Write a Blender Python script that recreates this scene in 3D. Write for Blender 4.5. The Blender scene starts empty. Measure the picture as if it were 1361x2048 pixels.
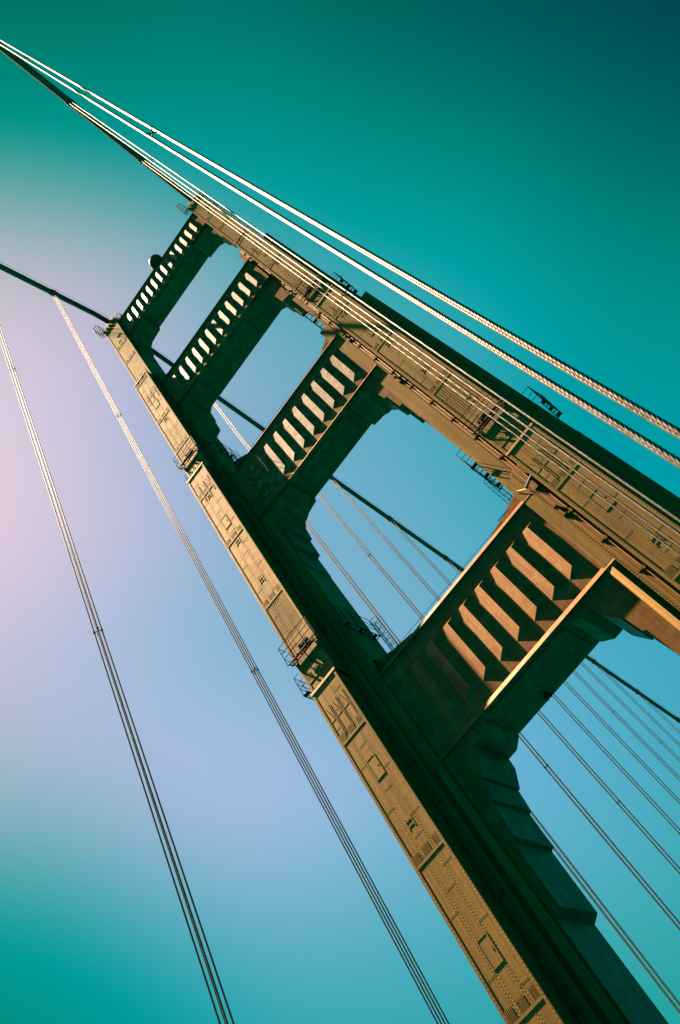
import bpy, math, random
from mathutils import Vector, Matrix

random.seed(7)
sc = bpy.context.scene
col = sc.collection

# ------------------------------------------------------------------ camera
YAW, ELEV, ROLL = -0.26832213, 0.86564352, -0.70293677
CAM = Vector((11.905, -56.786, 0.0))
F_PX, W_PX, H_PX = 1667.13, 1361.0, 2048.0
fwd = Vector((math.sin(YAW)*math.cos(ELEV), math.cos(YAW)*math.cos(ELEV), math.sin(ELEV)))
r0 = Vector((math.cos(YAW), -math.sin(YAW), 0)); u0 = r0.cross(fwd)
right = r0*math.cos(ROLL) + u0*math.sin(ROLL)
upv = -r0*math.sin(ROLL) + u0*math.cos(ROLL)
cd = bpy.data.cameras.new("camera"); cam = bpy.data.objects.new("camera", cd); col.objects.link(cam)
cd.sensor_fit = 'HORIZONTAL'; cd.sensor_width = 36.0; cd.lens = 36.0*F_PX/W_PX
cd.clip_start = 0.1; cd.clip_end = 60000
m = Matrix((right, upv, -fwd)).transposed().to_4x4(); m.translation = CAM
cam.matrix_world = m
sc.camera = cam

# ------------------------------------------------------------------ colour management
sc.view_settings.view_transform = 'Standard'; sc.view_settings.look = 'None'
sc.view_settings.exposure = 1.15; sc.view_settings.gamma = 1.0; sc.view_settings.use_curve_mapping = False
sc.cycles.diffuse_bounces = 0; sc.cycles.glossy_bounces = 0; sc.cycles.max_bounces = 2; sc.cycles.sample_clamp_direct = 2.5

# ------------------------------------------------------------------ sun
SUN_DIR = Vector((-0.352, -0.083, 0.932)).normalized()
sd = bpy.data.lights.new("sun", 'SUN'); so = bpy.data.objects.new("sun", sd); col.objects.link(so)
sd.energy = 5.0; sd.angle = math.radians(0.53); sd.color = (1.0, 0.80, 0.55)
so.rotation_euler = SUN_DIR.to_track_quat('Z', 'Y').to_euler()
so.location = SUN_DIR*400

# ------------------------------------------------------------------ sky
def lin(c):
    return tuple(((x/255.0)/12.92 if x/255.0 <= 0.04045 else ((x/255.0+0.055)/1.055)**2.4) for x in c)
def pxdir(x, y):
    return (right*((x-W_PX/2)/F_PX) + upv*((H_PX/2-y)/F_PX) + fwd).normalized()
SKY = [  # direction (through the picture point) -> display colour; below zero = clipped to none
    ((0, 0), (-160, 115, 103)), ((150, 30), (-105, 119, 107)), ((340, 0), (-130, 119, 108)), ((680, 0), (-150, 104, 98)), ((1020, 0), (-165, 88, 92)), ((1361, 0), (-180, 72, 84)),
    ((0, 140), (-55, 135, 120)), ((0, 215), (-12, 146, 132)), ((0, 300), (74, 160, 147)), ((0, 390), (122, 170, 170)), ((0, 450), (146, 177, 183)), ((0, 560), (188, 190, 206)),
    ((190, 130), (-75, 135, 122)), ((240, 240), (0, 150, 140)), ((130, 370), (90, 165, 162)), ((310, 430), (110, 170, 180)), ((90, 510), (178, 184, 196)), ((200, 520), (150, 178, 194)),
    ((420, 200), (-70, 140, 130)), ((420, 320), (30, 155, 155)), ((680, 180), (-100, 132, 122)), ((680, 330), (-30, 150, 145)), ((560, 400), (30, 157, 160)), ((1000, 200), (-130, 116, 110)), ((1000, 380), (-70, 142, 135)),
    ((1230, 150), (-150, 98, 100)), ((1361, 150), (-165, 88, 94)), ((1361, 300), (-130, 105, 105)), ((1230, 300), (-110, 118, 114)), ((1361, 470), (-95, 130, 124)), ((1361, 640), (-60, 145, 140)), ((1361, 790), (-30, 153, 158)), ((1361, 950), (0, 158, 170)),
    ((1020, 560), (0, 156, 160)), ((700, 560), (60, 165, 178)), ((560, 650), (112, 174, 192)), ((480, 720), (126, 176, 200)),
    ((0, 690), (206, 199, 216)), ((0, 850), (228, 208, 224)), ((0, 1000), (228, 205, 224)), ((0, 1180), (212, 200, 222)), ((0, 1340), (192, 192, 218)), ((0, 1480), (170, 187, 208)), ((0, 1600), (142, 179, 192)), ((0, 1700), (112, 172, 182)), ((0, 1780), (82, 167, 172)), ((0, 1860), (28, 159, 155)), ((0, 1920), (-12, 153, 146)), ((0, 2048), (-70, 142, 128)),
    ((250, 700), (178, 186, 212)), ((180, 900), (194, 193, 220)), ((240, 1100), (190, 193, 222)), ((240, 1360), (167, 189, 220)), ((120, 1530), (158, 187, 213)),
    ((300, 1530), (152, 187, 217)), ((150, 1700), (116, 173, 192)), ((300, 1700), (137, 180, 208)), ((300, 1800), (114, 174, 196)), ((300, 1900), (86, 169, 183)), ((150, 1900), (54, 163, 168)), ((100, 1965), (-8, 153, 148)), ((300, 2010), (26, 160, 166)), ((200, 2048), (-30, 151, 147)),
    ((480, 1420), (152, 187, 218)), ((520, 1700), (136, 184, 216)), ((700, 1860), (106, 178, 202)), ((620, 1920), (88, 173, 193)), ((620, 2048), (58, 167, 177)), ((860, 2048), (56, 167, 178)), ((420, 2048), (24, 162, 167)),
    ((820, 900), (96, 172, 198)), ((920, 920), (70, 169, 190)), ((720, 1000), (112, 175, 204)), ((760, 1160), (122, 178, 208)), ((880, 1120), (98, 174, 200)),
    ((1361, 1310), (66, 168, 192)), ((1150, 1400), (92, 175, 206)), ((1090, 1500), (98, 177, 208)), ((1361, 1500), (70, 170, 192)), ((1200, 1700), (90, 176, 202)), ((1361, 1700), (70, 170, 184)), ((1361, 1860), (54, 168, 172)), ((1361, 2048), (40, 164, 158))]
KAPPA = 80.0
world = bpy.data.worlds.new("World"); sc.world = world; world.use_nodes = True
nt = world.node_tree; nt.nodes.clear()
N = nt.nodes.new; Lk = nt.links.new
tc = N("ShaderNodeTexCoord")
nrm = N("ShaderNodeVectorMath"); nrm.operation = 'NORMALIZE'; Lk(tc.outputs["Generated"], nrm.inputs[0])
acc_c = None; acc_w = None
import numpy as np
_G = np.array([tuple(pxdir(*p)) for p, c in SKY]); _T = np.array([c for p, c in SKY], float)/255.0
_W = np.exp(KAPPA*(_G @ _G.T - 1.0)); _W /= _W.sum(1, keepdims=True)
_C = _T + np.linalg.solve(_W.T @ _W + 0.008*np.eye(len(_T)), _W.T @ (_T - _W @ _T))
samples = [(Vector([float(v) for v in g]), tuple(float(v) for v in c), 1.0) for g, c in zip(_G, _C)]
far_tone = (0.0, 0.115, 0.105)
for g, c, wgt in samples:
    dot = N("ShaderNodeVectorMath"); dot.operation = 'DOT_PRODUCT'
    Lk(nrm.outputs[0], dot.inputs[0]); dot.inputs[1].default_value = g
    ma = N("ShaderNodeMath"); ma.operation = 'MULTIPLY_ADD'
    Lk(dot.outputs["Value"], ma.inputs[0]); ma.inputs[1].default_value = KAPPA; ma.inputs[2].default_value = -KAPPA
    ex = N("ShaderNodeMath"); ex.operation = 'EXPONENT'; Lk(ma.outputs[0], ex.inputs[0])
    sv = N("ShaderNodeVectorMath"); sv.operation = 'SCALE'; sv.inputs[0].default_value = c; Lk(ex.outputs[0], sv.inputs["Scale"])
    if acc_c is None:
        acc_c, acc_w = sv.outputs[0], ex.outputs[0]
    else:
        a = N("ShaderNodeVectorMath"); a.operation = 'ADD'; Lk(acc_c, a.inputs[0]); Lk(sv.outputs[0], a.inputs[1]); acc_c = a.outputs[0]
        b = N("ShaderNodeMath"); b.operation = 'ADD'; Lk(acc_w, b.inputs[0]); Lk(ex.outputs[0], b.inputs[1]); acc_w = b.outputs[0]
eps = N("ShaderNodeMath"); eps.operation = 'ADD'; Lk(acc_w, eps.inputs[0]); eps.inputs[1].default_value = 1e-9
# everywhere outside the mapped part of the sky: plain teal above, sea tone below the horizon
sep = N("ShaderNodeSeparateXYZ"); Lk(nrm.outputs[0], sep.inputs[0])
hz = N("ShaderNodeMapRange"); hz.inputs[1].default_value = -0.05; hz.inputs[2].default_value = 0.05; hz.inputs[3].default_value = 0; hz.inputs[4].default_value = 1
Lk(sep.outputs["Z"], hz.inputs[0])
bm_ = N("ShaderNodeMix"); bm_.data_type = 'RGBA'; Lk(hz.outputs[0], bm_.inputs[0])
bm_.inputs[6].default_value = (0.0, 0.43e-9, 0.45e-9, 1); bm_.inputs[7].default_value = (0.0, 0.24e-9, 0.26e-9, 1)
ab = N("ShaderNodeVectorMath"); ab.operation = 'ADD'; Lk(acc_c, ab.inputs[0]); Lk(bm_.outputs[2], ab.inputs[1]); acc_c = ab.outputs[0]
inv = N("ShaderNodeMath"); inv.operation = 'DIVIDE'; inv.inputs[0].default_value = 1.0; Lk(eps.outputs[0], inv.inputs[1])
sk = N("ShaderNodeVectorMath"); sk.operation = 'SCALE'; Lk(acc_c, sk.inputs[0]); Lk(inv.outputs[0], sk.inputs["Scale"])
nish = N("ShaderNodeTexSky"); nish.sky_type = 'NISHITA'; nish.sun_disc = False
nish.sun_elevation = math.asin(SUN_DIR.z); nish.sun_rotation = math.atan2(SUN_DIR.x, SUN_DIR.y)
mx0 = N("ShaderNodeVectorMath"); mx0.operation = 'MAXIMUM'; Lk(sk.outputs[0], mx0.inputs[0]); mx0.inputs[1].default_value = (0, 0, 0)
gm = N("ShaderNodeGamma"); gm.inputs["Gamma"].default_value = 2.2; Lk(mx0.outputs[0], gm.inputs["Color"])
bg1 = N("ShaderNodeBackground"); bg1.inputs["Strength"].default_value = 0.97/2**1.15; Lk(gm.outputs[0], bg1.inputs["Color"])
bg2 = N("ShaderNodeBackground"); bg2.inputs["Strength"].default_value = 0.00005; Lk(nish.outputs[0], bg2.inputs["Color"])
adds = N("ShaderNodeAddShader"); Lk(bg1.outputs[0], adds.inputs[0]); Lk(bg2.outputs[0], adds.inputs[1])
wo = N("ShaderNodeOutputWorld"); Lk(adds.outputs[0], wo.inputs["Surface"])

# ------------------------------------------------------------------ materials
def new_mat(name):
    mt = bpy.data.materials.new(name); mt.use_nodes = True
    return mt, mt.node_tree, mt.node_tree.nodes["Principled BSDF"]

def paint(name, c1, c2, rough=0.45, patch=None, patch_amt=0.5, bump=0.02, spec=0.5, scale=0.35, metal=0.0, streak=0.82):
    mt, t, p = new_mat(name)
    n = t.nodes.new; l = t.links.new
    co = n("ShaderNodeTexCoord")
    mp = n("ShaderNodeMapping"); mp.inputs["Scale"].default_value = (1, 1, 0.28); l(co.outputs["Object"], mp.inputs[0])
    no = n("ShaderNodeTexNoise"); no.inputs["Scale"].default_value = scale; no.inputs["Detail"].default_value = 9; no.inputs["Roughness"].default_value = 0.66
    l(mp.outputs[0], no.inputs["Vector"])
    cr = n("ShaderNodeValToRGB"); cr.color_ramp.elements[0].position = 0.32; cr.color_ramp.elements[1].position = 0.68
    cr.color_ramp.elements[0].color = (*c2, 1); cr.color_ramp.elements[1].color = (*c1, 1)
    l(no.outputs["Fac"], cr.inputs[0]); outc = cr.outputs[0]
    # thin vertical rain streaks
    mp2 = n("ShaderNodeMapping"); mp2.inputs["Scale"].default_value = (5.0, 5.0, 0.10); l(co.outputs["Object"], mp2.inputs[0])
    n2 = n("ShaderNodeTexNoise"); n2.inputs["Scale"].default_value = 1.0; n2.inputs["Detail"].default_value = 4; l(mp2.outputs[0], n2.inputs["Vector"])
    r2 = n("ShaderNodeMapRange"); r2.inputs[1].default_value = 0.35; r2.inputs[2].default_value = 0.7; r2.inputs[3].default_value = streak; r2.inputs[4].default_value = 1.08
    l(n2.outputs["Fac"], r2.inputs[0])
    vs = n("ShaderNodeVectorMath"); vs.operation = 'SCALE'; l(outc, vs.inputs[0]); l(r2.outputs[0], vs.inputs["Scale"]); outc = vs.outputs[0]
    if patch:
        n3 = n("ShaderNodeTexNoise"); n3.inputs["Scale"].default_value = 0.85; n3.inputs["Detail"].default_value = 7; n3.inputs["Roughness"].default_value = 0.7
        l(co.outputs["Object"], n3.inputs["Vector"])
        r3 = n("ShaderNodeMapRange"); r3.inputs[1].default_value = 0.50; r3.inputs[2].default_value = 0.58; r3.inputs[3].default_value = 0; r3.inputs[4].default_value = patch_amt
        l(n3.outputs["Fac"], r3.inputs[0])
        mx = n("ShaderNodeMix"); mx.data_type = 'RGBA'; l(r3.outputs[0], mx.inputs[0]); l(outc, mx.inputs[6]); mx.inputs[7].default_value = (*patch, 1); outc = mx.outputs[2]
    l(outc, p.inputs["Base Color"])
    n4 = n("ShaderNodeTexNoise"); n4.inputs["Scale"].default_value = 1.6; n4.inputs["Detail"].default_value = 5; l(co.outputs["Object"], n4.inputs["Vector"])
    r4 = n("ShaderNodeMapRange"); r4.inputs[3].default_value = rough-0.08; r4.inputs[4].default_value = rough+0.1; l(n4.outputs["Fac"], r4.inputs[0])
    l(r4.outputs[0], p.inputs["Roughness"])
    p.inputs["Specular IOR Level"].default_value = spec
    p.inputs["Metallic"].default_value = metal
    if bump:
        bp = n("ShaderNodeBump"); bp.inputs["Strength"].default_value = 0.35; bp.inputs["Distance"].default_value = bump
        l(n4.outputs["Fac"], bp.inputs["Height"]); l(bp.outputs[0], p.inputs["Normal"])
    return mt

ORANGE = (0.62, 0.27, 0.095); ORANGE2 = (0.50, 0.20, 0.065)
M_TOWER = paint("tower_paint", (0.88, 0.46, 0.105), (0.66, 0.335, 0.07), 0.58, metal=0.23, streak=0.68, patch=(0.76, 0.33, 0.07), patch_amt=0.35)
M_TRIM = paint("trim_paint", (0.88, 0.46, 0.105), (0.66, 0.335, 0.07), 0.58, bump=0, metal=0.23)
M_STRUT = paint("strut_paint", (0.84, 0.32, 0.075), (0.64, 0.23, 0.05), 0.5, spec=0.25, metal=0.12, streak=0.70, patch=(0.85, 0.44, 0.18), patch_amt=0.4, scale=0.6)
M_RIBPATCH = paint("rib_paint_patched", (0.56, 0.27, 0.07), (0.42, 0.19, 0.05), 0.6, patch=(0.80, 0.55, 0.30), patch_amt=0.6, spec=0.15)
M_STEEL = paint("weathered_steel_paint", (0.24, 0.12, 0.05), (0.16, 0.08, 0.035), 0.6, bump=0, spec=0.25)
M_CABLE = paint("cable_paint", (0.50, 0.21, 0.08), (0.40, 0.16, 0.055), 0.55, spec=0.4)

def rope_mat(name, pitch, strength):
    mt, t, p = new_mat(name)
    n = t.nodes.new; l = t.links.new
    co = n("ShaderNodeTexCoord")
    no = n("ShaderNodeTexNoise"); no.inputs["Scale"].default_value = 6; no.inputs["Detail"].default_value = 6; l(co.outputs["Object"], no.inputs["Vector"])
    cr = n("ShaderNodeValToRGB"); cr.color_ramp.elements[0].color = (0.46, 0.33, 0.24, 1); cr.color_ramp.elements[1].color = (0.78, 0.64, 0.52, 1)
    cr.color_ramp.elements[0].position = 0.35; cr.color_ramp.elements[1].position = 0.65
    l(no.outputs["Fac"], cr.inputs[0]); l(cr.outputs[0], p.inputs["Base Color"])
    p.inputs["Metallic"].default_value = 0.7; p.inputs["Roughness"].default_value = 0.31
    return mt
M_ROPE = rope_mat("wire_rope", 0.7, 0.5)

def flat_mat(name, c1, c2, rough, scale=1.0):
    mt, t, p = new_mat(name)
    n = t.nodes.new; l = t.links.new
    co = n("ShaderNodeTexCoord")
    no = n("ShaderNodeTexNoise"); no.inputs["Scale"].default_value = scale; no.inputs["Detail"].default_value = 8; l(co.outputs["Object"], no.inputs["Vector"])
    cr = n("ShaderNodeValToRGB"); cr.color_ramp.elements[0].color = (*c1, 1); cr.color_ramp.elements[1].color = (*c2, 1)
    l(no.outputs["Fac"], cr.inputs[0]); l(cr.outputs[0], p.inputs["Base Color"]); p.inputs["Roughness"].default_value = rough
    return mt
M_ASPHALT = flat_mat("asphalt", (0.010, 0.030, 0.026), (0.016, 0.045, 0.038), 0.9, 6)
M_CONC = flat_mat("concrete", (0.05, 0.11, 0.10), (0.07, 0.15, 0.13), 0.9, 3)
M_WATER = flat_mat("bay_water", (0.002, 0.03, 0.03), (0.003, 0.04, 0.04), 0.6, 0.01)
for _m in (M_ASPHALT, M_CONC, M_WATER): _m.node_tree.nodes["Principled BSDF"].inputs["Specular IOR Level"].default_value = 0.05
M_GALV = flat_mat("galvanised_steel", (0.45, 0.42, 0.38), (0.6, 0.56, 0.5), 0.45, 5)
M_BEACON = flat_mat("beacon_housing", (0.42, 0.20, 0.08), (0.52, 0.26, 0.10), 0.5, 2)

# ------------------------------------------------------------------ mesh builder
class MB:
    def __init__(s): s.v = []; s.f = []
    def add(s, vs, fs):
        o = len(s.v); s.v += [tuple(x) for x in vs]; s.f += [tuple(i+o for i in f) for f in fs]
    def box(s, x0, x1, y0, y1, z0, z1):
        if x0 > x1: x0, x1 = x1, x0
        if y0 > y1: y0, y1 = y1, y0
        if z0 > z1: z0, z1 = z1, z0
        s.add([(x0,y0,z0),(x1,y0,z0),(x1,y1,z0),(x0,y1,z0),(x0,y0,z1),(x1,y0,z1),(x1,y1,z1),(x0,y1,z1)],
              [(0,3,2,1),(4,5,6,7),(0,1,5,4),(1,2,6,5),(2,3,7,6),(3,0,4,7)])
    def prism_z(s, poly, z0, z1, bottom=True):
        n = len(poly); vs = [(x,y,z0) for x,y in poly]+[(x,y,z1) for x,y in poly]
        fs = [(i,(i+1)%n,(i+1)%n+n,i+n) for i in range(n)] + [tuple(range(n,2*n))]
        if bottom: fs.append(tuple(range(n-1,-1,-1)))
        s.add(vs, fs)
    def prism_y(s, poly, y0, y1):
        n = len(poly); vs = [(x,y0,z) for x,z in poly]+[(x,y1,z) for x,z in poly]
        s.add(vs, [(i,(i+1)%n,(i+1)%n+n,i+n) for i in range(n)] + [tuple(range(n-1,-1,-1)), tuple(range(n,2*n))])
    def prism_x(s, poly, x0, x1):
        n = len(poly); vs = [(x0,y,z) for y,z in poly]+[(x1,y,z) for y,z in poly]
        s.add(vs, [(i,(i+1)%n,(i+1)%n+n,i+n) for i in range(n)] + [tuple(range(n-1,-1,-1)), tuple(range(n,2*n))])
    def tube(s, p0, p1, r, n=8, caps=True):
        p0, p1 = Vector(p0), Vector(p1); d = (p1-p0).normalized()
        a = d.orthogonal().normalized(); b = d.cross(a)
        vs = []
        for p in (p0, p1):
            for i in range(n):
                t = 2*math.pi*i/n; vs.append(p + a*(r*math.cos(t)) + b*(r*math.sin(t)))
        s.add(vs, [(i,(i+1)%n,(i+1)%n+n,i+n) for i in range(n)] + ([tuple(range(n-1,-1,-1)), tuple(range(n,2*n))] if caps else []))
    def path(s, pts, r, n=12):
        vs = []
        for k, p in enumerate(pts):
            p = Vector(p); q0 = Vector(pts[max(k-1,0)]); q1 = Vector(pts[min(k+1,len(pts)-1)]); d = (q1-q0).normalized()
            a = d.cross(Vector((1,0,0))).normalized(); b = Vector((1,0,0))
            for i in range(n):
                t = 2*math.pi*i/n; vs.append(p + a*(r*math.cos(t)) + b*(r*math.sin(t)))
        fs = []
        for k in range(len(pts)-1):
            for i in range(n): fs.append((k*n+i, k*n+(i+1)%n, (k+1)*n+(i+1)%n, (k+1)*n+i))
        fs.append(tuple(range(n-1,-1,-1))); e = (len(pts)-1)*n; fs.append(tuple(range(e, e+n)))
        s.add(vs, fs)
    def rivet(s, x, y, z, w=0.027, h=0.010):
        b_ = w*0.62
        s.add([(x-w,y,z-w),(x+w,y,z-w),(x+w,y,z+w),(x-w,y,z+w),(x-b_,y-h,z-w),(x+b_,y-h,z-w),(x+b_,y-h,z+b_),(x-b_,y-h,z+b_)],
              [(4,5,6,7),(0,1,5,4),(1,2,6,5),(2,3,7,6),(3,0,4,7)])
    def build(s, name, mat, parent=None, smooth=False):
        me = bpy.data.meshes.new(name); me.from_pydata(s.v, [], s.f); me.update()
        import bmesh
        bm = bmesh.new(); bm.from_mesh(me); bmesh.ops.recalc_face_normals(bm, faces=bm.faces); bm.to_mesh(me); bm.free()
        me.materials.append(mat)
        if smooth:
            for p in me.polygons: p.use_smooth = True
        o = bpy.data.objects.new(name, me); col.objects.link(o)
        if parent: o.parent = parent
        return o

def empty(name, loc=(0,0,0)):
    o = bpy.data.objects.new(name, None); o.location = loc; col.objects.link(o); return o
def tag(o, label, cat, group=None):
    o["label"] = label; o["category"] = cat
    if group: o["group"] = group
    return o

# ------------------------------------------------------------------ constants of the bridge
S = 13.716; DECK = -1.7
SECT = {  # z0, z1, centre-panel y, plan profile as (u, y) from the centre outwards
    'D': (DECK, 50.1, 5.25), 'C': (50.1, 91.4, 4.8), 'B': (91.4, 125.2, 3.6), 'A': (125.2, 153.2, 2.4)}
HALF = {'D': [(1.65, 5.25), (2.8, 3.4), (3.87, 2.88)],
        'C': [(1.65, 4.8), (2.5, 2.9), (3.87, 2.1)],
        'B': [(1.65, 3.6), (2.75, 1.9)],
        'A': [(1.66, 2.4)]}

WING = {'D': 3.75, 'C': 3.69, 'B': 2.8, 'A': 1.66}
def plan(cx, half, s, wing):
    """inner side stepped as HALF, outer side one deep-set wing"""
    def steps(h):
        f = []
        for k, (u, y) in enumerate(h):
            u0_ = h[k-1][0] if k else 0
            f += [(u0_, y), (u, y)]
        return f[1:]
    fi = steps(half)
    fo = steps([half[0], (wing, 0.35 if wing != 3.69 else 0.42)]) if wing > half[0][0] else steps(half[:1])
    pr, pl_ = (fi, fo) if s > 0 else (fo, fi)
    return [(cx+u, -y) for u, y in pr] + [(cx+u, y) for u, y in reversed(pr)] + [(cx-u, y) for u, y in pl_] + [(cx-u, -y) for u, y in reversed(pl_)]

tower = empty("bridge_tower", (0, 0, DECK))
tag(tower, "tall orange riveted steel bridge tower of two stepped legs joined by four ribbed cross struts", "bridge tower")
TW = tower
def part(mb, name, mat, parent, smooth=False):
    # world-space vertices; the tower's Empty sits at its base
    o = mb.build(name, mat, parent, smooth)
    if parent is TW: o.location = (0, 0, -DECK)
    return o

BANDS = {'D': [43.5, 30.8, 18.9, 6.6], 'C': [86.1, 75.3, 63.2, 51.6], 'B': [123.7, 110.3, 100.6], 'A': [151.4, 142.7, 136.1, 127.7]}
ZIG = {'D': 47.0, 'C': 87.9, 'B': 118.7}
HATCH = {'D': [39.5, 23.05], 'C': [78.8], 'B': [115.0]}
SMALL = {'D': [33.8, 11.5], 'C': [85.1, 74.4, 66.7], 'B': [109.4], 'A': [144.6]}

def build_leg(cx, s):
    """s: direction of x that points to the inside of the portal"""
    mb = MB()
    for k in 'DCBA':
        z0, z1, yf = SECT[k]
        mb.prism_z(plan(cx, HALF[k], s, WING[k]), z0 - (0.0 if k == 'D' else 0.6), z1, bottom=(k == 'D'))
    # inner vertical fold of the lowest section (V-shaped pilaster on the deep plane)
    for yy in (-1, 1):
        xa, xr, xb = cx+s*2.83, cx+s*3.32, cx+s*3.84
        yb, yr = yy*2.87, yy*3.2
        mb.prism_z([(xa, yb), (xr, yr), (xb, yb)] , 2.0, 36.4)
    leg = part(mb, "tower_leg", M_TOWER, TW)
    leg["label"] = "far leg with a narrow sunlit face" if cx < 0 else "near leg crossed by suspender ropes and conduits"
    # corner angles, seams and rivets on the front panel: pattern of the plating
    tr = MB(); rv = MB()
    for k in 'DCBA':
        z0, z1, yf = SECT[k]; y = -yf
        zt = z1-0.35; zb = max(z0, 1.5)
        for e in (-1, 1):
            tr.box(cx+e*1.42, cx+e*1.64, y-0.035, y+0.01, zb, zt)
            tr.box(cx+e*1.645, cx+e*1.70, y+0.03, y+0.3, zb, zt)
        if k == 'A':
            for i in range(9):
                u = -1.2+0.3*i
                tr.box(cx+u-0.03, cx+u+0.03, y-0.006, y+0.01, zb, zt)
        else:
            for u in (-0.62, -0.42, 0.42, 0.62):
                z = zb+0.2+(0.14 if abs(u) > 0.5 else 0.0)
                while z < zt-0.3:
                    rv.rivet(cx+u, y, z); z += 0.25
            for u in (-1.53, 1.53):
                z = zb+0.1
                while z < zt-0.2:
                    rv.rivet(cx+u, y-0.035, z); z += 0.3
            z = zb+1.6; j = 0
            while z < zt-0.5:
                u0_ = (-1.35, -0.35, 0.4)[j % 3]
                tr.box(cx+u0_, cx+u0_+(0.7 if j % 3 == 1 else 0.95), y-0.006, y+0.01, z, z+0.07)
                for q in range(5): rv.rivet(cx+u0_+0.12+0.17*q, y, z+0.16, 0.035, 0.014)
                z += 1.55; j += 1
        # field of rivets on the lower C section
        if k == 'C':
            for i in range(12):
                u = -1.25+0.227*i; z = 57.6
                while z < 62.9:
                    rv.rivet(cx+u, y, z, 0.04, 0.016); z += 0.22
        if k == 'B':
            for i in range(8):
                u = -1.2+0.34*i
                tr.box(cx+u-0.025, cx+u+0.025, y-0.012, y+0.01, 92.5, 106.5)
    # shoulder strip rivets
    for k, y, ua, ub in (('D', -3.4, 1.75, 2.72), ('C', -2.9, 1.72, 2.42)):
        z0, z1, _ = SECT[k]
        for u in (ua, ub):
            z = max(z0, 8)
            while z < z1-0.3:
                rv.rivet(cx+s*u, y, z, 0.038, 0.018); z += 0.3
    tr.build("plate_trim", M_TRIM, leg)
    rv.build("rivet_rows", M_TRIM, leg)["kind"] = "stuff"
    # splice bands: horizontal bar with a comb of short stiffeners
    for k in 'DCBA':
        y = -SECT[k][2]
        for z in BANDS[k]:
            b = MB()
            b.box(cx-1.62, cx+1.62, y-0.03, y+0.01, z-0.12, z+0.08)
            for a0, cnt in ((-1.34, 5), (-0.34, 6), (0.84, 5)):
                for i in range(cnt):
                    u = a0+i*0.13
                    b.box(cx+u-0.03, cx+u+0.03, y-0.03, y+0.01, z+0.081, z+0.95)
            b.build("splice_band", M_TRIM, leg)
        if k in ZIG:
            z = ZIG[k]; b = MB()
            for u in (-0.95, 0.0, 0.95):
                # slanted fin + twin bars below: a row of N-shaped deco fins
                b.add([(cx+u-0.36, y, z+0.75), (cx+u-0.28, y, z+0.75), (cx+u+0.12, y, z-0.9), (cx+u+0.04, y, z-0.9),
                       (cx+u-0.36, y-0.04, z+0.75), (cx+u-0.28, y-0.04, z+0.75), (cx+u+0.12, y-0.04, z-0.9), (cx+u+0.04, y-0.04, z-0.9)],
                      [(0,1,2,3),(4,7,6,5),(0,4,5,1),(1,5,6,2),(2,6,7,3),(3,7,4,0)])
                b.box(cx+u+0.16, cx+u+0.24, y-0.025, y+0.01, z-2.9, z+0.75)
                b.box(cx+u+0.34, cx+u+0.40, y-0.025, y+0.01, z-2.9, z+0.55)
            b.box(cx-1.4, cx+1.4, y-0.015, y+0.01, z-1.0, z-0.91)
            b.build("chevron_fin", M_TRIM, leg)
        for z in HATCH.get(k, []):
            b = MB(); w, h, t = 0.52, 1.05, 0.09
            b.box(cx-w, cx-w+t, y-0.028, y+0.01, z-h, z+h); b.box(cx+w-t, cx+w, y-0.028, y+0.01, z-h, z+h)
            b.box(cx-w+t, cx+w-t, y-0.028, y+0.01, z+h-t, z+h); b.box(cx-w+t, cx+w-t, y-0.028, y+0.01, z-h, z-h+t)
            b.box(cx-w+t, cx+w-t, y-0.012, y+0.01, z-h+t, z+h-t)
            b.box(cx+w-0.26, cx+w-0.18, y-0.03, y-0.011, z-0.12, z+0.12)
            b.build("access_hatch", M_TRIM, leg)
        for z in SMALL.get(k, []):
            b = MB()
            b.box(cx-0.36, cx-0.28, y-0.025, y+0.01, z-0.5, z+0.5); b.box(cx+0.28, cx+0.36, y-0.025, y+0.01, z-0.5, z+0.5)
            b.box(cx-0.28, cx+0.28, y-0.025, y+0.01, z+0.18, z+0.27); b.box(cx-0.28, cx+0.28, y-0.025, y+0.01, z-0.27, z-0.18)
            b.build("bolting_plate", M_TRIM, leg)
    # ledges where the section steps back: sloped sill proud of the panel
    for k in 'DCB':
        z1, yf = SECT[k][1], SECT[k][2]
        b = MB()
        b.prism_x([(-yf-0.06, z1-0.26), (-yf+0.02, z1-0.26), (-yf+0.02, z1+0.02), (-yf-0.035, z1+0.02)], cx-1.72, cx+1.72)
        b.build("setback_ledge", M_TRIM, leg)
    return leg

legL = build_leg(-S, 1)
legR = build_leg(S, -1)

# conduits on the inner shoulder of both legs
def conduits(cx, s):
    for (y, u1, u2, z0, z1) in ((-3.4, 1.95, 2.35, 3.0, 50.0), (-2.9, 1.9, 2.2, 50.0, 92.0), (-1.9, 1.78, 1.98, 92.0, 125.0)):
        b = MB()
        b.tube((cx+s*u1, y-0.16, z0), (cx+s*u1, y-0.16, z1), 0.055, 8)
        b.tube((cx+s*u2, y-0.12, z0), (cx+s*u2, y-0.12, z1), 0.04, 8)
        z = z0+2.5
        while z < z1:
            b.box(cx+s*(u1-0.16), cx+s*(u2+0.12), y-0.22, y+0.01, z-0.06, z+0.06)
            b.box(cx+s*(u1-0.10), cx+s*(u1+0.10), y-0.26, y-0.01, z-0.22, z+0.16)
            z += 4.1
        part(b, "conduit", M_STRUT, TW)
conduits(S, -1); conduits(-S, 1)

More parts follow.
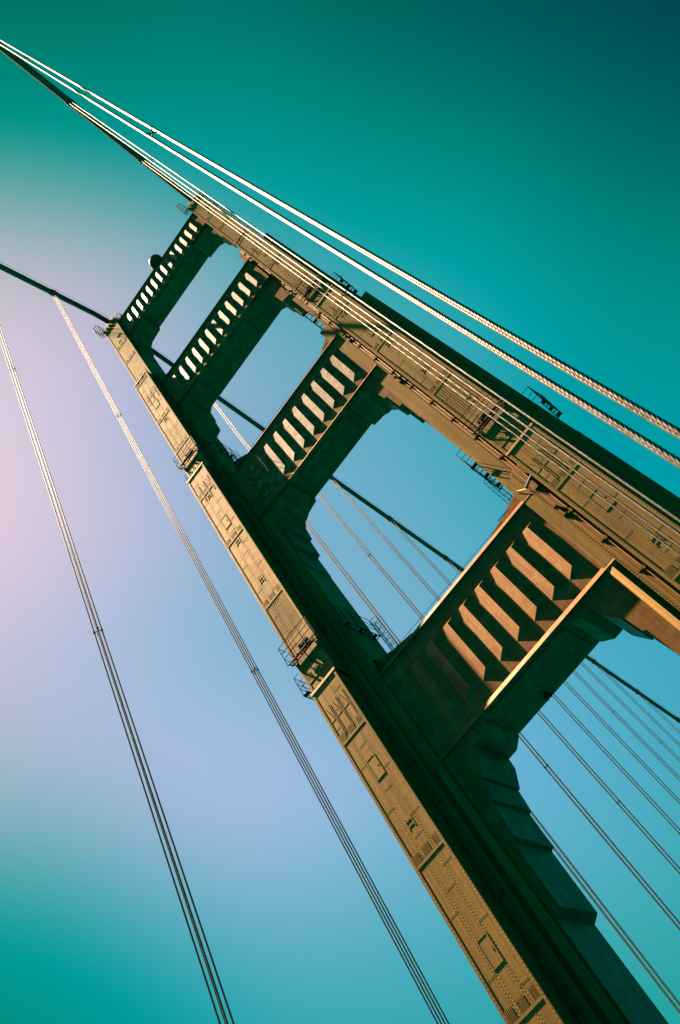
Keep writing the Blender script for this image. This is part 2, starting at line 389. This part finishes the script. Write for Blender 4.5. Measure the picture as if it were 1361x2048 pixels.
# ------------------------------------------------------------------ portal struts
STR = [  # name bits: bottom, top, lip y, panel y, end x, rib pitch, half base, first ridge x, count, valley z0, ridge z0, ridge z1, valley z1
    dict(zb=36.86, zt=47.63, lip=2.9, yp=2.63, xe=10.9, xb=10.3, pitch=2.1, hb=0.985, x0=8.46, n=9, v0=38.86, r0=39.41, r1=45.26, v1=45.56, hy=1.7, fl=0.45, label="lowest and widest strut"),
    dict(zb=77.29, zt=88.04, lip=2.3, yp=2.05, xe=11.2, xb=10.4, pitch=1.92, hb=0.92, x0=8.87, n=10, v0=79.14, r0=79.69, r1=85.74, v1=86.09, hy=1.0, fl=0.3, label="third strut from the top with weathered ribs"),
    dict(zb=111.5, zt=120.75, lip=2.4, yp=2.12, xe=12.05, xb=11.5, pitch=1.722, hb=0.83, x0=9.89, n=12, v0=113.3, r0=113.6, r1=118.3, v1=118.9, hy=1.0, fl=0.25, label="second strut from the top with patchy repainted ribs"),
    dict(zb=144.1, zt=152.2, lip=2.0, yp=1.75, xe=12.05, xb=12.1, pitch=1.52, hb=0.73, x0=10.3, n=14, v0=145.75, r0=145.85, r1=150.2, v1=150.5, hy=0.8, fl=0.22, label="topmost strut with the drum beacon on it"),
]
HAUNCH = [
    (2.60, [(4.9, 37.0), (5.1, 36.55), (6.0, 35.85), (7.0, 35.85), (7.1, 34.85), (7.84, 33.4), (8.03, 33.4), (8.22, 31.5), (8.47, 31.4), (8.58, 28.3), (8.9, 28.15), (8.95, 22.9), (9.65, 22.5), (9.65, 15.3), (10.3, 15.0), (10.3, 37.0)]),
    (2.03, [(5.4, 77.4), (5.6, 76.4), (7.2, 76.1), (7.75, 75.7), (8.2, 75.6), (8.7, 74.7), (8.9, 72.65), (9.2, 72.55), (9.3, 69.75), (9.72, 69.6), (9.75, 66.0), (10.4, 65.7), (10.4, 77.4)]),
    (2.05, [(6.6, 111.6), (6.9, 111.15), (8.85, 110.9), (9.4, 110.2), (9.55, 110.2), (9.7, 107.2), (9.85, 107.1), (10.0, 104.5), (11.4, 104.0), (11.4, 111.6)]),
    (1.68, [(7.5, 144.2), (7.7, 142.6), (10.3, 142.2), (11.1, 141.2), (11.3, 141.1), (11.5, 138.4), (11.7, 138.3), (11.85, 135.6), (12.2, 135.4), (12.2, 144.2)]),
]
for i, d in enumerate(STR):
    b = MB()
    yb = d['lip']
    b.box(-d['xb'], d['xb'], -d['yp'], yb-0.02, d['zb']+0.004, d['zt']-0.02)
    # solid border of the front panel beyond the ribs is the body itself
    root = part(b, "portal_strut", M_STRUT, TW); root["label"] = d['label']
    fl = MB()
    fl.prism_x([(-d['lip'], d['zt']-d['fl']+0.08), (-d['yp']+0.01, d['zt']-d['fl']+0.08), (-d['yp']+0.01, d['zt']), (-d['lip']+0.10, d['zt'])], -d['xe'], d['xe'])
    fl.build("top_flange", M_STRUT, root)
    fl = MB()
    fl.prism_x([(-d['lip']-0.03, d['zb']), (-d['yp']+0.01, d['zb']), (-d['yp']+0.01, d['zb']+d['fl']), (-d['lip']+0.12, d['zb']+d['fl'])], -d['xe'], d['xe'])
    fl.build("bottom_flange", M_STRUT, root)
    for k in range(d['n']):
        xr = d['x0']-k*d['pitch']
        xa, xb_ = xr-d['hb'], xr+d['hb']
        r = MB()
        y0, y1 = -d['yp']+0.01, -d['lip']
        r.add([(xa, y0, d['v0']), (xr, y1, d['r0']), (xb_, y0, d['v0']), (xa, y0, d['v1']), (xr, y1, d['r1']), (xb_, y0, d['v1'])],
              [(0,1,2),(3,5,4),(0,3,4,1),(1,4,5,2),(0,2,5,3)])
        r.build("rib", M_RIBPATCH if i in (1, 2) else M_STRUT, root)
    # haunches: stepped brackets under both ends
    for sx in (-1, 1):
        h = MB()
        hy, prof = HAUNCH[i]
        h.prism_y([(sx*x, z) for x, z in prof], -hy, hy)
        h.build("haunch_bracket", M_STRUT, root)
    # soffit plates
    sp = MB()
    sp.box(-4.4, 4.4, -d['lip']+0.7, d['lip']-0.7, d['zb']-0.12, d['zb']+0.01)
    sp.build("soffit_plate", M_STRUT, root)

# small service lamp hung under the lowest strut
b = MB(); b.box(-1.25, -0.55, 1.5, 1.85, 36.35, 36.58); b.tube((-1.1, 1.67, 36.34), (-1.1, 1.67, 36.15), 0.13, 10); b.tube((-0.7, 1.67, 36.34), (-0.7, 1.67, 36.15), 0.13, 10)
b.box(-1.0, -0.8, 1.55, 1.8, 36.581, 36.90)
part(b, "service_lamp", M_STEEL, TW)

# gussets rising from the strut tops to the legs
for (poly, hy) in (([(3.6, 47.4), (5.6, 48.9), (7.9, 49.3), (8.3, 49.5), (9.2, 49.65), (9.85, 50.05), (10.6, 50.05), (10.6, 47.4)], 1.5),
                   ([(6.2, 87.7), (8.0, 90.2), (9.5, 91.3), (11.0, 91.5), (11.0, 87.7)], 1.0),
                   ([(7.5, 120.7), (9.2, 122.9), (10.6, 123.9), (12.1, 124.2), (12.1, 120.7)], 1.0)):
    for sx in (-1, 1):
        b = MB(); b.prism_y([(sx*x, z) for x, z in poly], -hy, hy)
        part(b, "top_gusset", M_STRUT, TW)

# safety lines, gate frames on the strut tops
for (z, y, x0, x1, gx) in ((47.42, -2.0, -7.6, 7.3, 7.3), (87.75, -1.7, -6.5, 8.6, 8.6), (120.75, -1.6, -7.5, 9.9, 9.9)):
    b = MB(); b.tube((x0, y, z+1.35), (x1, y, z+1.15), 0.022, 6)
    part(b, "safety_line", M_STEEL, TW)
    b = MB()
    for xx in (gx-0.1, gx+1.0):
        b.tube((xx, y, z-0.02), (xx, y, z+1.5), 0.045, 6)
    b.tube((gx-0.1, y, z+1.5), (gx+1.0, y, z+1.5), 0.045, 6); b.tube((gx-0.1, y, z+0.75), (gx+1.0, y, z+0.75), 0.035, 6)
    b.tube((gx+1.0, y, z+1.5), (gx+2.6, y+0.3, z+3.6), 0.025, 6)
    part(b, "safety_gate", M_STEEL, TW)

# ------------------------------------------------------------------ work platforms with railings
def ring_platform(cx, s, zf, yf, uo, yo, hrail=2.5):
    """platform round the leg at floor level zf; front projects 0.65 m from the panel"""
    b = MB()
    yfr = -yf-0.62
    ua, ub = -2.0, 2.0          # front run
    # front frame and slats
    b.box(cx+ua, cx+ub, yfr, yfr+0.10, zf-0.14, zf+0.02)
    b.box(cx+ua, cx+ub, -yf-0.16, -yf-0.06, zf-0.14, zf+0.02)
    for q in range(6):
        u = ua+0.05+q*0.76
        b.box(cx+u, cx+u+0.10, yfr+0.101, -yf-0.161, zf-0.12, zf)
    b.box(cx+ua+0.5, cx+ub-0.9, yfr+0.12, yfr+0.36, zf+0.021, zf+0.05)
    # diagonal brackets
    for u in (-1.5, 0.0, 1.5):
        b.tube((cx+u, yfr+0.05, zf-0.1), (cx+u, -yf+0.01, zf-1.6), 0.06, 6)
    # diagonal braces and runs along both sides are parts of their own
    pl = part(b, "work_platform", M_STEEL, TW)
    r = MB()
    for hz in (0.9, 1.6, hrail):
        r.tube((cx+ua-0.1, yfr, zf+hz), (cx+ub+0.1, yfr, zf+hz), 0.035, 6)
    for q in range(4):
        u = ua-0.1+q*1.4
        r.tube((cx+u, yfr, zf-0.1), (cx+u, yfr, zf+hrail), 0.045, 6)
    for e in (1, -1):
        for hz in (0.9, hrail):
            r.tube((cx+e*2.1, yfr, zf+hz), (cx+e*2.1, -yf+0.35, zf+hz), 0.035, 6)
    r.build("railing", M_STEEL, pl)
    for e in (1, -1):
        sb = MB()
        x0 = cx+e*(uo+0.05); x1 = cx+e*(uo+0.62)
        yq = yo if e == s else 0.4
        for xx in (x0, x1-0.07): sb.box(xx, xx+0.07, -yq-0.9, 1.8, zf-0.12, zf)
        ny = 7
        for q in range(ny+1):
            yy = -yq-0.9+(1.8+yq+0.9-0.08)*q/ny
            sb.box(x0+0.071, x1-0.071, yy, yy+(0.08 if q % 3 else 0.42), zf-0.08, zf-0.01)
        sp_ = part(sb, "side_walkway", M_STEEL, TW)
        sr = MB(); xs = cx+e*(uo+0.62)
        for hz in (0.9, 1.6, hrail):
            sr.tube((xs, -yq-0.9, zf+hz), (xs, 1.8, zf+hz), 0.035, 6)
            sr.tube((xs, -yq-0.9, zf+hz), (cx+e*(uo-0.2), -yq-0.9, zf+hz), 0.03, 6)
        for q in range(4):
            yy = -yq-0.9+q*(1.8+yq+0.9)/3
            sr.tube((xs, yy, zf-0.1), (xs, yy, zf+hrail), 0.045, 6)
        sr.build("railing", M_STEEL, sp_)
    # tool locker on the platform
    k = MB(); k.box(cx-s*0.2, cx+s*1.0, yfr+0.13, -yf-0.17, zf+0.052, zf+0.75)
    k.build("locker", M_STEEL, pl)
    return pl

for cx, s in ((-S, 1), (S, -1)):
    ring_platform(cx, s, 54.7, 4.8, 3.87, 2.1)
    ring_platform(cx, s, 96.6, 3.6, 2.75, 1.9)

# caged ladders from the platforms down to the strut tops, on the inner faces
for cx, s in ((-S, 1), (S, -1)):
    for (zt, zb, u, y) in ((57.6, 50.6, 4.35, 2.6), (97.6, 92.0, 3.2, 1.6)):
        b = MB(); x = cx+s*u
        for dy in (-0.25, 0.25): b.tube((x, y+dy, zb), (x, y+dy, zt), 0.035, 6)
        z = zb+0.2
        while z < zt: b.tube((x, y-0.25, z), (x, y+0.25, z), 0.022, 6); z += 0.33
        ld = part(b, "ladder", M_GALV, TW)
        c = MB(); z = zb+0.9; prev = None
        while z <= zt+0.01:
            pts = [Vector((x+s*0.75*math.sin(a), y+0.42*math.cos(a), z)) for a in [math.pi*j/6 for j in range(7)]]
            for j in range(6): c.tube(pts[j], pts[j+1], 0.026, 5)
            if prev:
                for j in (0, 1, 3, 5, 6): c.tube(prev[j], pts[j], 0.022, 5)
            prev = pts; z += 0.85
        c.build("safety_cage", M_GALV, ld)

# floodlight and junction boxes on the near leg
b = MB()
x, y, z = S-1.95, -3.75, 47.6
b.tube((x-0.75, y, z-0.25), (x+0.55, y, z+0.25), 0.13, 10)
b.tube((x-0.85, y, z-0.29), (x-0.75, y, z-0.25), 0.16, 10); b.tube((x+0.55, y, z+0.25), (x+0.68, y, z+0.30), 0.16, 10)
fl = part(b, "floodlight", M_GALV, TW)
b = MB(); b.box(x-0.08, x+0.08, y+0.05, -3.39, z-0.08, z+0.08); b.build("mounting_arm", M_STEEL, fl)
b = MB()
b.tube((x-0.9, y+0.1, z-0.3), (x-1.5, -3.0, z+0.9), 0.04, 6); b.tube((x-1.5, -3.0, z+0.9), (x-2.1, -2.2, z-0.6), 0.04, 6)
part(b, "conduit", M_TRIM, TW)
for (u, y, z) in ((2.55, -3.5, 43.2), (2.3, -3.0, 84.0), (2.4, -3.0, 71.5), (2.2, -2.0, 104.0)):
    b = MB(); b.box(S-u-0.12, S-u+0.12, y-0.16, y+0.1, z-0.9, z+0.9); b.box(S-u-0.2, S-u+0.2, y-0.2, y-0.161, z-0.7, z-0.55); b.box(S-u-0.2, S-u+0.2, y-0.2, y-0.161, z+0.55, z+0.7)
    part(b, "junction_box", M_TRIM, TW)

# ------------------------------------------------------------------ tower tops: cornice fins, saddle housing, railing
for cx in (-S, S):
    b = MB()
    b.box(cx-1.62, cx+1.62, -2.25, 2.25, 153.2, 154.2)
    b.box(cx-1.45, cx+1.45, -2.1, 2.1, 154.2, 155.6)
    b.prism_x([(-2.0, 155.6), (2.0, 155.6), (1.6, 157.2), (-1.6, 157.2)], cx-1.0, cx+1.0)
    top = part(b, "saddle_housing", M_TOWER, TW)
    f = MB()
    for i in range(5):
        u = -1.55+i*0.775
        f.prism_x([(-2.39, 152.7), (-2.39, 153.3), (-2.62, 153.5), (-2.62, 153.1), (-2.5, 152.7)], cx+u-0.24, cx+u+0.24)
    f.build("cornice_fin", M_TOWER, top)
    sgn = 1 if cx > 0 else -1
    ld = MB()
    for yy in (-1.2, -0.75): ld.tube((cx+sgn*2.0, yy, 126.0), (cx+sgn*2.0, yy, 156.5), 0.04, 6)
    zz = 126.5
    while zz < 156.4:
        ld.tube((cx+sgn*2.0, -1.2, zz), (cx+sgn*2.0, -0.75, zz), 0.022, 5); zz += 0.4
    zz = 127.0
    while zz < 156: ld.box(cx+sgn*1.67, cx+sgn*2.0, -1.02, -0.94, zz-0.06, zz+0.06); zz += 4.0
    part(ld, "ladder", M_STEEL, TW)
    r = MB()
    for (xa, xb_, ya, yb, zf) in ((cx-2.75, cx-1.75, -3.5, -1.8, 153.9), (cx+1.5, cx+2.35, -1.2, 2.0, 154.6)):
        for p0, p1 in (((xa, ya), (xb_, ya)), ((xb_, ya), (xb_, yb)), ((xa, ya), (xa, yb)), ((xa, yb), (xb_, yb))):
            for hz in (0.0, 0.9, 1.7, 2.3):
                r.tube((*p0, zf+hz), (*p1, zf+hz), 0.045, 6)
        for q in range(5):
            yy = ya+(yb-ya)*q/4
            r.box(xa, xb_, yy-0.05, yy+0.05, zf-0.03, zf+0.03)
        for px_, py_ in ((xa, ya), (xb_, ya), ((xa+xb_)/2, ya), (xb_, yb), (xa, yb), (xb_, (ya+yb)/2), (xa, (ya+yb)/2)):
            r.tube((px_, py_, zf), (px_, py_, zf+2.3), 0.05, 6)
    r.build("top_railing", M_STEEL, top)

# drum beacon on the topmost strut
bc = MB(); cx, cy, cz = 0.85, -1.5, 154.4
n = 28; rings = [(1.28, -0.35), (1.33, -0.28), (1.33, 0.30), (1.1, 0.55), (0.6, 0.72)]
vs = []; fs = []
for rr, dz in rings:
    for i in range(n):
        t = 2*math.pi*i/n; vs.append((cx+rr*math.cos(t), cy+rr*math.sin(t), cz+dz))
for k in range(len(rings)-1):
    for i in range(n): fs.append((k*n+i, k*n+(i+1)%n, (k+1)*n+(i+1)%n, (k+1)*n+i))
fs.append(tuple(range(n-1, -1, -1))); fs.append(tuple(range((len(rings)-1)*n, len(rings)*n)))
bc.add(vs, fs)
beacon = part(bc, "warning_beacon", M_BEACON, TW)
b = MB(); b.tube((cx, cy+0.3, 152.1), (cx, cy+0.3, cz-0.36), 0.5, 12); b.box(cx-0.9, cx+0.9, cy-0.1, cy+1.2, cz-0.55, cz-0.44)
b.build("pedestal", M_STEEL, beacon)
b = MB(); b.tube((cx-1.42, cy-0.1, cz-0.4), (cx-1.42, cy-0.1, cz-0.1), 0.09, 8); b.build("obstruction_lamp", M_GALV, beacon)

# ------------------------------------------------------------------ main cables and suspenders
HC, SN, SF, QC = 158.0, 0.496, 0.4306, 3.5e-4
ON, OF, PITCH = -0.713, 2.694, 15.24
def zc(y): return HC - (SN if y < 0 else SF)*abs(y) + QC*y*y
near_y = [-(k*PITCH+ON) for k in range(1, 10)]
far_y = [OF+k*PITCH for k in range(1, 15)]
ROPE_R, DX, DY = 0.049, 0.20, 0.165

for cx, lab in ((-S, "main suspension cable sweeping down on both sides from the far left leg"), (S, "main suspension cable passing overhead to the top of the near right leg")):
    t = empty("main_cable", (cx, 0, HC)); tag(t, lab, "cable", "main suspension cables")
    def lp(mb, name, mat, smooth=True):
        mb.v = [(x-cx, y, z-HC) for x, y, z in mb.v]
        return mb.build(name, mat, t, smooth)
    ys = [-190+2.5*i for i in range(75)] + [0] + [2.5+2.5*i for i in range(150)]
    pts = [(cx, y, zc(y) if abs(y) > 3 else zc(3.0 if y > 0 else -3.0)-0.02) for y in ys]
    b = MB(); b.path(pts, 0.46, 20); lp(b, "cable_strand", M_CABLE)
    for dx in (-0.52, 0.52):
        b = MB(); b.path([(cx+dx, y, zc(y)+1.25) for y in ys if abs(y) > 2], 0.022, 6); lp(b, "hand_rope", M_STEEL)
    for y in near_y+far_y:
        z = zc(y); sl = (zc(y+0.5)-zc(y-0.5))
        b = MB(); L_ = 0.62
        b.path([(cx, y-L_, z-sl*L_), (cx, y+L_, z+sl*L_)], 0.535, 20)
        b.path([(cx, y-0.12, z-sl*0.12), (cx, y+0.12, z+sl*0.12)], 0.60, 20)
        bd = lp(b, "cable_band", M_CABLE)
        b = MB()
        for dx in (-0.52, 0.52): b.tube((cx+dx, y, z+0.3), (cx+dx, y, z+1.3), 0.03, 6)
        b.v = [(x-cx, yy, zz-HC) for x, yy, zz in b.v]
        b.build("stanchion", M_STEEL, bd)

def twisted_rope(h, step, nseg, r):
    """six strand wire rope standing on the origin, height h"""
    mb = MB(); vs = []; fs = []
    kz = int(h/step)+1; lay = 0.80
    for k in range(kz+1):
        z = min(k*step, h); ph = 2*math.pi*z/lay
        for i in range(nseg):
            a = 2*math.pi*i/nseg
            q = ((a-ph+math.pi/6) % (math.pi/3))-math.pi/6
            rr = r*(0.667*math.cos(q)+math.sqrt(max(0.111-0.445*math.sin(q)**2, 0)))
            vs.append((rr*math.cos(a), rr*math.sin(a), z))
    for k in range(kz):
        for i in range(nseg): fs.append((k*nseg+i, k*nseg+(i+1)%nseg, (k+1)*nseg+(i+1)%nseg, (k+1)*nseg+i))
    mb.v, mb.f = vs, fs
    return mb

def suspender(cx, y, label, group, detail):
    z1 = zc(y); h = z1-DECK
    t = empty("suspender_ropes", (cx, y, DECK)); tag(t, label, "suspender", group)
    if detail:
        mb = twisted_rope(h-0.2, detail, 36, ROPE_R*1.1)
    else:
        mb = MB(); mb.tube((0, 0, 0), (0, 0, h-0.2), ROPE_R, 14, False)
    first = None
    for dx in (-DX, DX):
        for dy in (-DY, DY):
            if first is None:
                o = first = mb.build("wire_rope", M_ROPE, t, True)
            else:
                o = first.copy(); col.objects.link(o); o.parent = t
            o.location = (dx, dy, 0)
    # saddle loop over the band: splayed ends
    b = MB()
    for dy in (-DY, DY):
        for dx in (-1, 1):
            b.tube((dx*DX, dy, h-0.9), (dx*0.50, dy, h+0.05), ROPE_R*1.1, 8)
    b.build("rope_loop", M_ROPE, t, True)
    # spacer clamps: a thin cross between four small collars
    for fr in ((0.316, 0.652) if y < 0 else (0.347, 0.673)):
        zz = z1*fr-DECK
        b = MB()
        for q in (-1, 1):
            b.tube((-DX, -q*DY, zz), (DX, q*DY, zz), 0.034, 6)
        for dx in (-DX, DX):
            for dy in (-DY, DY):
                b.tube((dx, dy, zz-0.10), (dx, dy, zz+0.10), ROPE_R*1.5, 10)
        b.build("spacer_clamp", M_STEEL, t)
    return t

ordn = ["first", "second", "third", "fourth", "fifth", "sixth", "seventh", "eighth", "ninth", "tenth", "eleventh", "twelfth", "thirteenth"]
suspender(S, near_y[2], "thick twisted suspender ropes nearest the viewer, crossing open teal sky beside the right leg", "suspender ropes on the near right cable", 0.045)
suspender(S, near_y[1], "twisted suspender ropes overlapping the right edge of the near leg, second nearest to the viewer", "suspender ropes on the near right cable", 0.07)
suspender(S, near_y[0], "thin suspender ropes running down the middle of the near leg's sunlit panel", "suspender ropes on the near right cable", 0.12)
suspender(-S, near_y[1], "leftmost suspender ropes, a loose set of four alone in the lavender sky", "suspender ropes left of the tower", 0)
suspender(-S, near_y[0], "four tight suspender ropes parallel to the far leg, hanging just left of it", "suspender ropes left of the tower", 0)
for k in range(12):
    suspender(-S, far_y[k], "suspender ropes seen behind the tower, %s in line counted from the far leg" % ordn[k], "suspender ropes behind the tower", 0)

# ------------------------------------------------------------------ deck below
def slab(name, x0, x1, y0, y1, z0, z1, mat):
    b = MB(); b.box(x0, x1, y0, y1, z0, z1); o = b.build(name, mat); o["kind"] = "structure"; return o
slab("roadway", -9.3, 9.3, -400, 600, DECK-0.9, DECK-0.17, M_ASPHALT)
slab("sidewalk", 9.302, 13.3, -400, -6.5, DECK-0.9, DECK, M_CONC)
slab("sidewalk", -13.3, -9.302, -400, -6.5, DECK-0.9, DECK, M_CONC)
mk = MB()
for x in (-6.2, -3.1, 0.0, 3.1, 6.2):
    y = -390
    while y < 590: mk.box(x-0.06, x+0.06, y, y+3.0, DECK-0.171, DECK-0.166); y += 12
o = mk.build("lane_marking", flat_mat("road_paint", (0.7, 0.7, 0.66), (0.8, 0.8, 0.76), 0.7)); o["kind"] = "structure"
